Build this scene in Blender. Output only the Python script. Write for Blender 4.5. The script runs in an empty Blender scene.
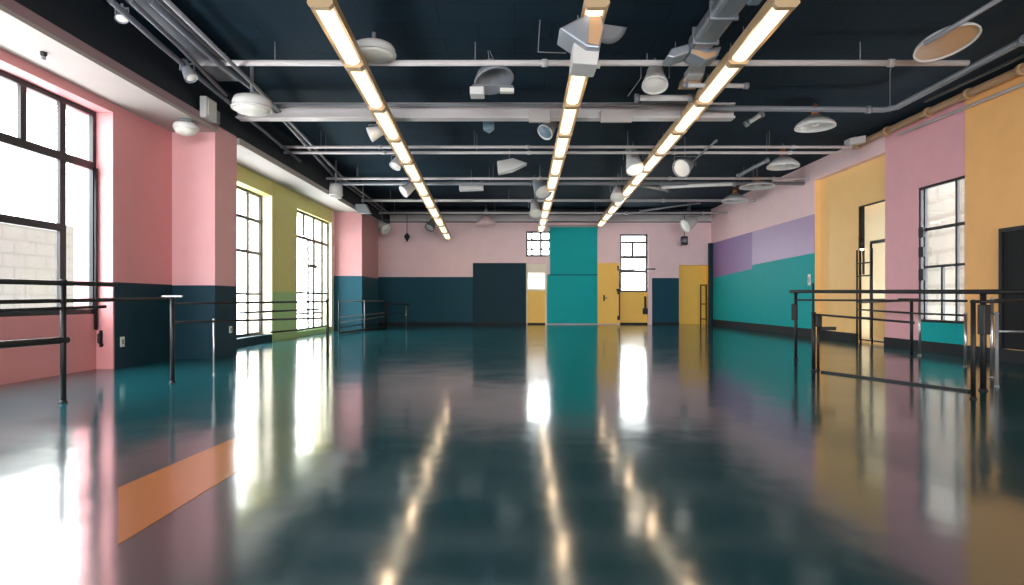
import bpy, bmesh, math, random
from mathutils import Vector, Matrix, Euler
random.seed(7)
sc = bpy.context.scene
COL = sc.collection
F, VX, VY, H = 600.0, 515.0, 300.0, 1.0      # focal length in px, vanishing point, eye height
D = 24.5                                      # far wall

def at(px, py, d): return Vector(((px-VX)*d/F, d, H+(VY-py)*d/F))
def gx(px, py): return at(px, py, F*H/(py-VY))          # point on the floor

# ------------------------------------------------------------------ materials
def lin(c):
    return tuple(((v/255)/12.92 if v/255 <= .04045 else ((v/255+.055)/1.055)**2.4) for v in c)+(1,)

def mat(name, rgb, rough=.5, metal=0, var=.06, scale=3, bump=.0, bscale=40, emit=0, ecol=None, coat=0):
    m = bpy.data.materials.new(name); m.use_nodes = True
    nt = m.node_tree; b = nt.nodes['Principled BSDF']
    b.inputs['Roughness'].default_value = rough; b.inputs['Metallic'].default_value = metal
    if coat: b.inputs['Coat Weight'].default_value = coat
    c = lin(rgb)
    tc = nt.nodes.new('ShaderNodeTexCoord')
    n = nt.nodes.new('ShaderNodeTexNoise'); n.inputs['Scale'].default_value = scale; n.inputs['Detail'].default_value = 4
    r = nt.nodes.new('ShaderNodeMix'); r.data_type = 'RGBA'
    r.inputs[6].default_value = tuple(min(1, v*(1-var)) for v in c[:3])+(1,)
    r.inputs[7].default_value = tuple(min(1, v*(1+var)) for v in c[:3])+(1,)
    nt.links.new(tc.outputs['Object'], n.inputs['Vector'])
    nt.links.new(n.outputs['Fac'], r.inputs[0]); nt.links.new(r.outputs[2], b.inputs['Base Color'])
    if bump:
        n2 = nt.nodes.new('ShaderNodeTexNoise'); n2.inputs['Scale'].default_value = bscale
        bp = nt.nodes.new('ShaderNodeBump'); bp.inputs['Strength'].default_value = bump; bp.inputs['Distance'].default_value = .01
        nt.links.new(tc.outputs['Object'], n2.inputs['Vector'])
        nt.links.new(n2.outputs['Fac'], bp.inputs['Height']); nt.links.new(bp.outputs['Normal'], b.inputs['Normal'])
    if emit:
        b.inputs['Emission Color'].default_value = ecol or (1, 1, 1, 1); b.inputs['Emission Strength'].default_value = emit
    return m

M = {}
M['pink'] = mat('pink_paint', (240, 206, 208), .55, bump=.05)
M['salmon'] = mat('salmon_pink_paint', (212, 144, 146), .55, bump=.05)
M['column'] = mat('dusty_pink_paint', (188, 134, 138), .6, bump=.05)
M['salmon_lit'] = mat('lit_salmon_paint', (224, 168, 170), .55, bump=.05)  # salmon paint made paler for the stronger light on the near column
M['rose'] = mat('rose_paint', (230, 170, 178), .5, bump=.05)
M['navy'] = mat('navy_paint', (20, 70, 86), .6, bump=.04)
M['navyd'] = mat('dark_navy_paint', (18, 52, 64), .6, bump=.04)
M['green'] = mat('olive_green_paint', (208, 202, 122), .55, bump=.05)
M['greend'] = mat('leaf_green_paint', (160, 196, 128), .5, bump=.05)
M['teal'] = mat('teal_paint', (0, 164, 166), .6, bump=.04)
for k in ('teal', 'navy', 'navyd'): M[k].node_tree.nodes['Principled BSDF'].inputs['Specular IOR Level'].default_value = .2
M['purple'] = mat('purple_paint', (142, 112, 166), .45, bump=.04)
M['lilac'] = mat('lilac_paint', (178, 152, 190), .45, bump=.04)
M['yellow'] = mat('yellow_paint', (255, 198, 84), .5, bump=.05)
M['amber'] = mat('amber_paint', (255, 205, 134), .5, bump=.05)
M['orange'] = mat('orange_paint', (248, 188, 116), .5, bump=.05)
M['cream'] = mat('cream_paint', (238, 226, 200), .5)
M['white'] = mat('white_plaster', (170, 163, 159), .6, bump=.05)
M['mauve'] = mat('mauve_plaster', (150, 122, 128), .6)
M['dark'] = mat('dark_ceiling_paint', (22, 30, 40), .7)
M['base'] = mat('charcoal_baseboard', (20, 26, 32), .75)
M['slate'] = mat('black_board', (7, 11, 16), .8)
M['gframe'] = mat('grey_window_metal', (84, 80, 82), .5)
M['black'] = mat('black_metal', (13, 14, 17), .55)
M['frame'] = mat('dark_window_metal', (34, 33, 37), .4, metal=.2)
M['steel'] = mat('brushed_steel', (170, 170, 170), .3, metal=.9)
M['pipe'] = mat('pale_painted_pipe', (196, 190, 190), .4)
M['gpipe'] = mat('grey_painted_pipe', (120, 122, 128), .4)
M['dpipe'] = mat('dark_grey_pipe', (84, 86, 94), .4)
M['tan'] = mat('tan_conduit', (190, 150, 112), .4)
M['house'] = mat('beige_lamp_housing', (186, 158, 122), .5)
M['enamel'] = mat('white_enamel', (206, 204, 202), .35)
M['ename2'] = mat('grey_enamel', (120, 124, 130), .35)
M['copper'] = mat('copper_socket', (170, 104, 66), .35, metal=.5)
M['blue'] = mat('blue_grey_enamel', (98, 122, 138), .4)
M['duct'] = mat('duct_sheet_metal', (150, 156, 164), .35, metal=.5)
M['plate'] = mat('white_plastic', (220, 218, 210), .4)
M['glow'] = mat('warm_lamp_diffuser', (255, 236, 205), .4, emit=.45, ecol=(1, .84, .62, 1))
M['core'] = mat('bright_lamp_core', (255, 236, 205), .4, emit=10.5, ecol=(1, .68, .42, 1))
M['bulb'] = mat('warm_bulb', (255, 236, 205), .4, emit=2, ecol=(1, .82, .6, 1))

# window glass: clear with a fresnel reflection
g = bpy.data.materials.new('window_glass'); g.use_nodes = True
nt = g.node_tree; nt.nodes.clear()
o = nt.nodes.new('ShaderNodeOutputMaterial'); mx = nt.nodes.new('ShaderNodeMixShader')
tr = nt.nodes.new('ShaderNodeBsdfTransparent'); gl = nt.nodes.new('ShaderNodeBsdfGlossy'); fr = nt.nodes.new('ShaderNodeLayerWeight')
tr.inputs['Color'].default_value = (.97, .98, .97, 1); gl.inputs['Roughness'].default_value = .03; fr.inputs['Blend'].default_value = .06
nt.links.new(fr.outputs['Facing'], mx.inputs[0]); nt.links.new(tr.outputs[0], mx.inputs[1]); nt.links.new(gl.outputs[0], mx.inputs[2]); nt.links.new(mx.outputs[0], o.inputs[0])
M['glass'] = g

# frosted glass: lets daylight through softly
g = bpy.data.materials.new('frosted_glass'); g.use_nodes = True
nt = g.node_tree; nt.nodes.clear()
o = nt.nodes.new('ShaderNodeOutputMaterial'); mx = nt.nodes.new('ShaderNodeMixShader')
tr = nt.nodes.new('ShaderNodeBsdfTranslucent'); gl = nt.nodes.new('ShaderNodeBsdfDiffuse')
tr.inputs['Color'].default_value = (.8, .76, .72, 1); gl.inputs['Color'].default_value = (.8, .76, .72, 1); mx.inputs[0].default_value = .6
nt.links.new(gl.outputs[0], mx.inputs[1]); nt.links.new(tr.outputs[0], mx.inputs[2]); nt.links.new(mx.outputs[0], o.inputs[0])
M['frost'] = g

gd = g.copy(); gd.name = 'frosted_dim_glass'; M['frostd'] = gd
for n in gd.node_tree.nodes:
    if 'Color' in n.inputs: n.inputs['Color'].default_value = (.52, .48, .45, 1)
g = g.copy(); g.name = 'frosted_cream_glass'; M['frosty'] = g
for n in g.node_tree.nodes:
    if 'Color' in n.inputs: n.inputs['Color'].default_value = (.60, .55, .44, 1)
def brickmat(name, c1, c2, sx, mortar=.02):
    m = bpy.data.materials.new(name); m.use_nodes = True
    nt = m.node_tree; b = nt.nodes['Principled BSDF']; b.inputs['Roughness'].default_value = .8
    tc = nt.nodes.new('ShaderNodeTexCoord'); mp = nt.nodes.new('ShaderNodeMapping'); mp.inputs['Rotation'].default_value = (0, 0, 0)
    sp = nt.nodes.new('ShaderNodeSeparateXYZ'); cb = nt.nodes.new('ShaderNodeCombineXYZ')
    br = nt.nodes.new('ShaderNodeTexBrick'); br.inputs['Scale'].default_value = sx; br.inputs['Mortar Size'].default_value = mortar
    br.inputs['Color1'].default_value = lin(c1); br.inputs['Color2'].default_value = lin(c1); br.inputs['Mortar'].default_value = lin(c2)
    nt.links.new(tc.outputs['Object'], sp.inputs[0]); nt.links.new(sp.outputs[1], cb.inputs[0]); nt.links.new(sp.outputs[2], cb.inputs[1])
    nt.links.new(cb.outputs[0], br.inputs['Vector']); nt.links.new(br.outputs['Color'], b.inputs['Base Color'])
    return m
M['brick'] = brickmat('whitewashed_block', (70, 66, 64), (60, 56, 54), .9)
M['facade'] = brickmat('pale_facade', (98, 93, 88), (86, 80, 74), .55, .03)
M['ocream'] = mat('outside_cream_render', (118, 104, 70), .8)

# ceiling: dark boards with fine seams
m = bpy.data.materials.new('dark_ceiling_boards'); m.use_nodes = True
nt = m.node_tree; b = nt.nodes['Principled BSDF']; b.inputs['Roughness'].default_value = .8; b.inputs['Specular IOR Level'].default_value = .15
tc = nt.nodes.new('ShaderNodeTexCoord'); br = nt.nodes.new('ShaderNodeTexBrick')
br.inputs['Scale'].default_value = .5; br.inputs['Mortar Size'].default_value = .006
br.inputs['Color1'].default_value = lin((19, 42, 56)); br.inputs['Color2'].default_value = lin((16, 37, 50)); br.inputs['Mortar'].default_value = lin((12, 28, 38))
nt.links.new(tc.outputs['Object'], br.inputs['Vector']); nt.links.new(br.outputs['Color'], b.inputs['Base Color'])
M['ceil'] = m

# floor: sealed teal resin, glossy with slight waviness
def floormat(name, rgb, rgb2):
    m = bpy.data.materials.new(name); m.use_nodes = True
    nt = m.node_tree; b = nt.nodes['Principled BSDF']
    tc = nt.nodes.new('ShaderNodeTexCoord')
    n = nt.nodes.new('ShaderNodeTexNoise'); n.inputs['Scale'].default_value = .35; n.inputs['Detail'].default_value = 5
    r = nt.nodes.new('ShaderNodeMix'); r.data_type = 'RGBA'; r.inputs[6].default_value = lin(rgb); r.inputs[7].default_value = lin(rgb2)
    n2 = nt.nodes.new('ShaderNodeTexNoise'); n2.inputs['Scale'].default_value = 1.1; n2.inputs['Detail'].default_value = 6
    mr = nt.nodes.new('ShaderNodeMapRange'); mr.inputs[1].default_value = .3; mr.inputs[2].default_value = .7; mr.inputs[3].default_value = .10; mr.inputs[4].default_value = .145
    n3 = nt.nodes.new('ShaderNodeTexNoise'); n3.inputs['Scale'].default_value = 2.2; n3.inputs['Detail'].default_value = 2
    bp = nt.nodes.new('ShaderNodeBump'); bp.inputs['Strength'].default_value = .12; bp.inputs['Distance'].default_value = .02
    for x in (n, n2, n3): nt.links.new(tc.outputs['Object'], x.inputs['Vector'])
    nt.links.new(n.outputs['Fac'], r.inputs[0]); nt.links.new(r.outputs[2], b.inputs['Base Color'])
    nt.links.new(n2.outputs['Fac'], mr.inputs[0]); nt.links.new(mr.outputs[0], b.inputs['Roughness'])
    nt.links.new(n3.outputs['Fac'], bp.inputs['Height']); nt.links.new(bp.outputs['Normal'], b.inputs['Normal'])
    b.inputs['IOR'].default_value = 3.2
    return m
M['floor'] = floormat('glossy_teal_resin', (20, 77, 85), (25, 84, 91))
M['stripe'] = floormat('glossy_orange_resin', (190, 124, 58), (198, 132, 66))

# ------------------------------------------------------------------ mesh builder
class MB:
    def __init__(s): s.bm = bmesh.new(); s.mats = []; s.i = 0
    def use(s, key):
        if key not in s.mats: s.mats.append(key)
        s.i = s.mats.index(key); return s
    def _f(s, vs):
        try: f = s.bm.faces.new(vs)
        except ValueError: return None
        f.material_index = s.i; return f
    def hexa(s, p):      # eight corners: bottom four then top four
        v = [s.bm.verts.new(q) for q in p]
        for a in ((0, 3, 2, 1), (4, 5, 6, 7), (0, 1, 5, 4), (1, 2, 6, 5), (2, 3, 7, 6), (3, 0, 4, 7)): s._f([v[k] for k in a])
        return s
    def box(s, x0, x1, y0, y1, z0, z1):
        x0, x1 = sorted((x0, x1)); y0, y1 = sorted((y0, y1)); z0, z1 = sorted((z0, z1))
        return s.hexa([(x0, y0, z0), (x1, y0, z0), (x1, y1, z0), (x0, y1, z0), (x0, y0, z1), (x1, y0, z1), (x1, y1, z1), (x0, y1, z1)])
    def quad(s, *p): s._f([s.bm.verts.new(q) for q in p]); return s
    def bar(s, p0, p1, w, h):     # rectangular bar between two points
        p0, p1 = Vector(p0), Vector(p1); t = (p1-p0).normalized()
        up = Vector((0, 0, 1)) if abs(t.z) < .9 else Vector((0, 1, 0))
        a = t.cross(up).normalized()*w/2; c = a.cross(t).normalized()*h/2
        return s.hexa([p0-a-c, p0+a-c, p1+a-c, p1-a-c, p0-a+c, p0+a+c, p1+a+c, p1-a+c])
    def tube(s, pts, r, n=12, caps=True):
        pts = [Vector(p) for p in pts]; rings = []
        rs = r if isinstance(r, (list, tuple)) else [r]*len(pts)
        for k, p in enumerate(pts):
            t = (pts[min(k+1, len(pts)-1)]-pts[max(k-1, 0)]).normalized()
            up = Vector((0, 0, 1)) if abs(t.z) < .9 else Vector((0, 1, 0))
            a = t.cross(up).normalized(); c = a.cross(t).normalized()
            rings.append([s.bm.verts.new(p+rs[k]*(math.cos(2*math.pi*j/n)*a+math.sin(2*math.pi*j/n)*c)) for j in range(n)])
        for A, B in zip(rings, rings[1:]):
            for j in range(n):
                f = s._f([A[j], A[(j+1) % n], B[(j+1) % n], B[j]])
                if f: f.smooth = True
        if caps: s._f(rings[0][::-1]); s._f(rings[-1])
        return s
    def lathe(s, prof, n=28, mtx=None, caps=True):      # profile of (r, z) round the z axis
        mtx = mtx or Matrix.Identity(4); rings = []
        for r, z in prof:
            rings.append([s.bm.verts.new(mtx @ Vector((max(r, .0005)*math.cos(2*math.pi*j/n), max(r, .0005)*math.sin(2*math.pi*j/n), z))) for j in range(n)])
        for A, B in zip(rings, rings[1:]):
            for j in range(n):
                f = s._f([A[j], A[(j+1) % n], B[(j+1) % n], B[j]])
                if f: f.smooth = True
        if caps: s._f(rings[0][::-1]); s._f(rings[-1])
        return s
    def prism(s, pts, off):        # polygon extruded by a vector
        off = Vector(off); A = [s.bm.verts.new(Vector(p)) for p in pts]; B = [s.bm.verts.new(Vector(p)+off) for p in pts]
        s._f(A[::-1]); s._f(B)
        for j in range(len(A)): s._f([A[j], A[(j+1) % len(A)], B[(j+1) % len(A)], B[j]])
        return s
    def build(s, name, mats=None, parent=None, bevel=0, world=True):
        bmesh.ops.recalc_face_normals(s.bm, faces=s.bm.faces)
        me = bpy.data.meshes.new(name)
        if parent is not None and world:
            off = Vector((0, 0, 0)); q = parent
            while q is not None: off += q.location; q = q.parent
            bmesh.ops.translate(s.bm, verts=s.bm.verts, vec=-off)
        s.bm.to_mesh(me); s.bm.free()
        for k in (s.mats or [mats]): me.materials.append(M[k])
        ob = bpy.data.objects.new(name, me); COL.objects.link(ob)
        if parent is not None: ob.parent = parent
        if bevel:
            bv = ob.modifiers.new('bevel', 'BEVEL'); bv.width = bevel; bv.segments = 2; bv.limit_method = 'ANGLE'
        return ob

def tag(o, label, cat, group=None, kind=None):
    o['label'] = label; o['category'] = cat
    if group: o['group'] = group
    if kind: o['kind'] = kind
    return o
def thing(name, loc, label, cat, group=None, rot=(0, 0, 0), kind=None):
    o = bpy.data.objects.new(name, None); COL.objects.link(o); o.location = loc; o.rotation_euler = rot
    o.empty_display_size = .1
    return tag(o, label, cat, group, kind)
def copy_tree(o, parent=None):
    c = o.copy(); COL.objects.link(c)
    if parent is not None: c.parent = parent
    for ch in list(o.children): copy_tree(ch, c)
    return c

# ------------------------------------------------------------------ the room shell
XL, XW, XR = -5.83, -6.1, 8.0
CEIL = 4.7
b = MB().use('floor'); b.box(-6.4, 8.5, -12.2, D+.4, -.1, 0)
tag(b.build('floor'), 'glossy teal resin floor reflecting walls and lamps', 'floor', kind='structure')
b = MB(); b.use('ceil').box(-6.4, 8.5, -12.2, D+.4, CEIL, CEIL+.1)
tag(b.build('ceiling'), 'dark navy ceiling of boards above the pipes', 'ceiling', kind='structure')

# orange band in the floor
b = MB().use('stripe')
p = [gx(118, 488), gx(237, 437), gx(237, 472), gx(118, 545)]
b.prism([(q.x, q.y, .0005) for q in p], (0, 0, .0015))
tag(b.build('floor_stripe'), 'short orange band inlaid in the teal floor on the left', 'floor marking', kind='structure')

# left wall with three window openings
xo = -6.4
b = MB()
b.use('salmon').box(xo, XL, -12, 3.5, 0, CEIL).box(xo, XL, 3.5, 8.7, 3.72, CEIL).box(xo, XW+.03, 3.5, 8.7, 0, .8)
b.box(xo, XL, 8.7, 8.73, 0, CEIL).box(xo, XL, 8.73, 11.6, 1.26, CEIL)
b.use('navyd').box(xo, XL, 8.73, 11.6, 0, 1.26).box(xo, XL, 11.6, 14.4, 0, .18)
b.use('cream').box(xo, XL-.005, 14.4, 14.43, .18, 3.5).box(xo, XL-.005, 19.07, 19.1, 0.15, 3.45)
b.use('green').box(xo, XL, 11.6, 14.4, 3.5, CEIL).box(xo, XL, 14.43, 16.05, 1.2, CEIL).box(xo, XL, 16.05, 19.1, 3.45, CEIL)
b.use('greend').box(xo, XL, 14.43, 16.05, 0, 1.2).box(xo, XL, 16.05, 19.1, 0, .15)
b.use('cream').box(xo, XL, 19.1, 19.3, 0, CEIL)
b.use('pink').box(xo, XL, 19.3, D, 1.78, CEIL); b.use('navy').box(xo, XL, 19.3, D, 0, 1.78)
tag(b.build('wall_left'), 'left wall painted pink, navy and olive green with tall windows', 'wall', kind='structure')

# two columns projecting from the left wall
b = MB(); b.use('salmon_lit').box(XL, -5.1, 10.2, 11.0, 1.25, 3.98); b.use('navyd').box(XL, -5.1, 10.2, 11.0, 0, 1.25)
tag(b.build('column'), 'pink column with dark navy base, the nearer of two on the left wall', 'column', kind='structure')
b = MB(); b.use('column').box(XL, -4.95, 19.4, 21.7, 1.78, 3.85); b.use('navy').box(XL, -4.95, 19.4, 21.7, 0, 1.78)
tag(b.build('column'), 'pink and navy column in the far left corner', 'column', kind='structure')

# soffit along the left wall
b = MB(); b.use('white').box(-5.12, -5.05, 11.0, D, 3.9, 3.97).box(XL, -5.05, -12, 10.2, 3.85, 3.9).box(XL, -5.05, 11.0, D, 3.85, 3.9).box(XL, -5.11, 10.2, 11.0, 3.98, 4.0)
b.use('mauve').box(-5.1, -5.05, -12, 10.2, 3.9, 4.02)
b.use('dark').box(XL, -5.12, -12, D, 3.9, CEIL)
tag(b.build('soffit'), 'white boxed soffit running above the left windows', 'soffit', kind='structure')

# far wall
def bx(px): return (px-VX)*D/F
def bz(py): return H+(VY-py)*D/F
yb = D+.3
b = MB()
PT = bz(222.5)
def bw(key, x0, x1, z1, z0):       # piece of the far wall given by its edges
    b.use(key).box(x0, x1, D, yb, z0, z1)
xa, xb, xc, xd, xe, xf, xg, xh = bx(526), bx(551), bx(597), bx(620), bx(648), bx(652), bx(679), bx(709)
bw('navy', -6.4, bx(473), bz(277), 0); bw('pink', -6.4, bx(473), PT, bz(277))
bw('pink', bx(473), xa, PT, bz(263)); bw('navyd', bx(473), xa, bz(263), 0)
bw('pink', xa, xb, PT, bz(231)); bw('pink', bx(547), xb, bz(256), 0)
bw('pink', xb, xd, PT, 0)
bw('pink', xd, xe, PT, bz(234)); bw('pink', xe, xf, PT, 0)
bw('pink', xf, xg, PT, bz(278)); bw('navy', xf, xg, bz(278), 0)
bw('pink', xg, xh, PT, bz(265)); b.use('yellow').box(xg, xh, D+.2, yb, 0, bz(265))
bw('pink', xh, 8.5, PT, 0)
bw('dark', -6.4, 8.5, CEIL, PT)
b.use('yellow').box(xg, xg+.02, D+.001, D+.2, 0, bz(265)).box(xh-.02, xh, D+.001, D+.2, 0, bz(265))
tag(b.build('wall_back'), 'far pink wall with navy lower band and a yellow alcove', 'wall', kind='structure')
b = MB().use('navyd').box(bx(473), xa-.02, D-.06, D-.001, .08, bz(263.3))
tag(b.build('wall_panel', bevel=.01), 'tall dark navy panel on the far wall, left of the glazed door', 'panel')
b = MB().use('base').box(-5.8, bx(526), D-.09, D-.062, 0, .1).box(xf, xg, D-.03, D, 0, .09)
tag(b.build('baseboard_back'), 'low charcoal baseboard along the far wall', 'baseboard', kind='structure')

# teal wall panel, two sheets
r = thing('teal_panel', (bx(572), D, 0), 'large bright teal panel rising to the ceiling on the far wall', 'panel')
MB().box(bx(547), xc, D-.1, D-.001, .04, bz(275)).build('sheet', 'teal', r, bevel=.003)
MB().box(bx(550), xc, D-.1, D-.001, bz(275)+.002, bz(227.5)).build('sheet', 'teal', r, bevel=.003)
MB().box(bx(548), xc, D-.104, D-.1, bz(275)-.02, bz(275)+.02).build('joint_strip', 'navy', r)
MB().box(bx(548), xc, D-.11, D-.001, bz(227.4), bz(225.5)).build('top_trim', 'white', r)

# beam in front of the far wall top
b = MB().box(-5.04, 7.98, D-.32, D-.12, bz(221.5), bz(217)); b.box(-5.04, 7.98, D-.36, D-.08, bz(217), bz(216.3))
b.box(-5.04, 7.98, D-.36, D-.08, bz(222), bz(221.4))
tag(b.build('ceiling_beam', 'pipe'), 'pale steel beam spanning the room along the top of the far pink wall', 'beam', kind='structure')

# right wall
b = MB(); xo = 8.5
b.use('pink').box(XR, xo, 16.05, D, 3.3, CEIL).box(XR, xo, 12.97, 16.05, 4.2, CEIL).box(XR, xo, 24.2, D, 0, 3.3)
b.use('purple').prism([(XR, 24.2, 1.89), (XR, 20.25, 2.05), (XR, 20.25, 3.3), (XR, 24.2, 3.3)], (.5, 0, 0))
b.use('lilac').prism([(XR, 20.25, 2.18), (XR, 16.05, 2.26), (XR, 16.05, 3.3), (XR, 20.25, 3.3)], (.5, 0, 0))
b.use('teal').prism([(XR, 24.2, 0), (XR, 20.25, 0), (XR, 20.25, 2.05), (XR, 24.2, 1.89)], (.5, 0, 0))
b.prism([(XR, 20.25, 0), (XR, 16.05, 0), (XR, 16.05, 2.26), (XR, 20.25, 2.18)], (.5, 0, 0))
b.use('amber').box(XR+.16, xo-.1, 12.97, 14.26, 0, .05).box(XR+.16, xo, 14.26, 16.05, 0, 4.2).box(XR+.16, xo, 12.97, 14.26, 3.22, 4.2)
b.box(XR+.02, XR+.16, 16.03, 16.049, 0, 4.2)
xo = XR+.17
b.use('rose').box(XR, xo, 11.9, 12.97, 0, CEIL).box(XR, xo, 10.64, 11.9, 3.22, CEIL)
b.use('teal').box(XR, xo, 10.64, 11.9, 0, .57)
b.use('orange').box(XR-.02, xo, -12, 10.64, 0, CEIL)
tag(b.build('wall_right'), 'right wall painted in pink, purple, teal, yellow and orange blocks', 'wall', kind='structure')
RW = ((-5.6, -2.5), (-2.2, .9), (1.2, 4.3), (4.6, 7.8))  # rear openings added out of view to bring daylight onto the far and right walls
b = MB().use('pink').box(-6.4, 8.5, -10.2, -10, 0, .25).box(-6.4, 8.5, -10.2, -10, 4.55, CEIL)
for xa_, xb_ in ((-6.4, -5.6), (-2.5, -2.2), (.9, 1.2), (4.3, 4.6), (7.8, 8.5)): b.box(xa_, xb_, -10.2, -10, .25, 4.55)
tag(b.build('wall_rear'), 'unseen pink rear wall with four openings added to let in daylight', 'wall', kind='structure')
b = MB().use('base').box(XR-.03, XR, 16.05, D-.3, 0, .22).box(XR+.13, XR+.16, 14.26, 16.02, 0, .2).box(XR-.03, XR, 10.64, 12.97, 0, .2).box(XR-.05, XR-.02, 2, 10.64, 0, .2)
tag(b.build('baseboard_right'), 'charcoal baseboard along the right wall', 'baseboard', kind='structure')
b = MB().use('navyd').box(7.84, 7.99, 24.2, 24.36, 0, 3.3)
tag(b.build('trim_1', bevel=.005), 'dark upright post at the far edge of the teal and purple mural', 'trim', kind='structure')
b = MB().use('base').box(XR-.02, XR-.001, 16.06, 16.12, .22, 1.45)
tag(b.build('trim_2'), 'dark edge strip where teal mural meets the yellow wall', 'trim', kind='structure')

# ------------------------------------------------------------------ windows
def window_x(name, X, y0, y1, z0, z1, vs, hs, label, inward, fw=.06, pane='glass', extra=None):
    """window in a side wall: vs = (y, width, z_low, z_high), hs = (z, height, y_low, y_high)"""
    r = thing(name, (X, (y0+y1)/2, z0), label, 'window', kind='structure')
    b = MB(); t = .028
    b.box(X-t, X+t, y0, y0+fw, z0, z1).box(X-t, X+t, y1-fw, y1, z0, z1).box(X-t, X+t, y0+fw, y1-fw, z0, z0+fw).box(X-t, X+t, y0+fw, y1-fw, z1-fw, z1)
    b.build('window_frame', 'frame', r)
    for y, w, a, c in vs: MB().box(X-.022, X+.022, y-w/2, y+w/2, a or z0+fw, c or z1-fw).build('mullion', 'frame', r)
    for z, h, a, c in hs: MB().box(X-.025, X+.025, a or y0+fw, c or y1-fw, z-h/2, z+h/2).build('transom', 'frame', r)
    xx = X-.02*inward
    MB().box(xx-.004, xx+.004, y0+fw, y1-fw, z0+fw, z1-fw).build('pane', pane, r)
    return r
def yL(px, X=XW): return X*F/(px-VX)
w1 = window_x('window_1', XW, 3.5, 8.7, .8, 3.72,
    [(yL(22), .09, 2.95, None), (yL(61.5), .11, .86, None), (5.4, .09, 2.95, None), (6.3, .08, .86, 2.9)],
    [(2.93, .11, None, None), (1.97, .10, None, yL(61.5))], 'big dark framed window in the pink left wall, nearest to the camera', 1, fw=.07)
w2 = window_x('window_2', XW, 11.6, 14.4, .18, 3.5,
    [(yL(247.5), .06, None, None), (12.5, .06, None, None)], [(2.86, .07, None, None), (2.1, .07, None, None), (1.14, .05, None, None)],
    'tall dark framed window between the pink column and the olive green pier', 1)
X3 = -5.95
w3 = window_x('window_3', X3, 16.05, 19.1, .15, 3.45,
    [(yL(303.5, X3), .06, 2.8, None), (yL(308, X3), .06, .2, 2.72), (yL(313.5, X3), .06, None, None), (yL(322, X3), .08, None, None)],
    [(2.74, .08, None, None), (1.2, .06, None, None), (.62, .05, None, yL(322, X3))], 'tall gridded window at the far end of the left wall past the green pier', 1)
# door rods on window_3
for px in (310.5, 314.5):
    y = yL(px, -5.87); MB().tube([(-5.87, y, 2.75), (-5.87, y, 1.95)], .018, 8).build('pull_rod', 'frame', w3)
MB().box(-5.9, -5.84, yL(309, -5.87), yL(316, -5.87), 1.93, 2.02).build('latch', 'frame', w3)

def yR(px, X): return X*F/(px-VX)
XA = XR+.2
w4 = window_x('window_4', XA, 12.9, 14.26, .05, 3.22, [(yR(863.5, XA), .035, 1.6, None), (yR(871, XA), .035, .1, 2.3)],
    [(2.32, .07, None, yR(871, XA)), (1.0, .05, None, None)], 'tall cream glazed window door set in the yellow right wall', -1, fw=.03, pane='frosty')
MB().box(XA-.015, XA+.015, 12.96, yR(871, XA), .1, .95).build('lower_panel', 'amber', w4)
XB = XR+.04
w5 = window_x('window_5', XB, 10.64, 11.9, .57, 3.22,
    [(yR(925.5, XB), .05, None, None), (yR(957.5, XB), .05, None, None), (yR(943, XB), .05, .62, 1.62)],
    [(2.37, .06, None, yR(925.5, XB)), (1.64, .05, None, yR(925.5, XB))], 'tall gridded window between pink and orange blocks of the right wall', -1, fw=.05)
for py in (232.5, 252, 274):
    y = yR(921, XB-.06); z = H+(VY-py)*y/F
    MB().box(XB-.07, XB-.026, y-.07, y+.07, z-.1-.03*(py > 270), z+.1).build('hinge', 'black', w5, bevel=.01)

# far wall: glazed door under a transom window
def win_back(name, x0, x1, z0, z1, vs, hs, label, Y, cat='window', fw=.08):
    r = thing(name, ((x0+x1)/2, Y, z0), label, cat, kind='structure')
    b = MB(); t = .04
    b.box(x0, x0+fw, Y-t, Y+t, z0, z1).box(x1-fw, x1, Y-t, Y+t, z0, z1).box(x0+fw, x1-fw, Y-t, Y+t, z0, z0+fw).box(x0+fw, x1-fw, Y-t, Y+t, z1-fw, z1)
    b.build('window_frame', 'gframe', r)
    for x, w, a, c in vs: MB().box(x-w/2, x+w/2, Y-.035, Y+.035, a or z0+fw, c or z1-fw).build('mullion', 'gframe', r)
    for z, h in hs: MB().box(x0+fw, x1-fw, Y-.03, Y+.03, z-h/2, z+h/2).build('transom', 'gframe', r)
    MB().box(x0+fw, x1-fw, Y+.0, Y+.008, z0+fw, z1-fw).build('pane', 'glass', r)
    return r
win_back('window_6', xa, xb, bz(256.5), bz(231), [(bx(532), .08, None, None), (bx(541), .1, None, None)], [(bz(240), .1), (bz(249), .07)],
    'small gridded window high on the far wall, above the narrow glazed door', D+.12)
r = thing('door_1', ((xa+bx(547))/2, D+.15, 0), 'narrow door with white glass and yellow lower panel, left of the teal panel', 'door', kind='structure')
x0, x1 = xa, bx(547)
MB().box(x0, x0+.07, D+.1, D+.2, 0, bz(256.5)).box(x1-.07, x1, D+.1, D+.2, 0, bz(256.5)).box(x0+.07, x1-.07, D+.1, D+.2, bz(290)-.03, bz(290)+.03).build('door_frame', 'cream', r)
MB().box(x0+.07, x1-.07, D+.12, D+.17, .06, bz(290)-.03).build('lower_panel', 'yellow', r)
MB().box(x0+.07, x1-.07, D+.14, D+.15, bz(290)+.03, bz(272.5)).build('pane', 'frostd', r)
MB().box(x0+.07, x1-.07, D+.13, D+.16, bz(272.5), bz(264)).build('blind', 'cream', r)
MB().box(x0+.07, x1-.07, D+.11, D+.17, bz(264), bz(256.5)).build('top_panel', 'pink', r)
MB().box(x0+.07, x1-.07, D+.12, D+.18, 0, .06).build('kick_plate', 'base', r)

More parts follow.
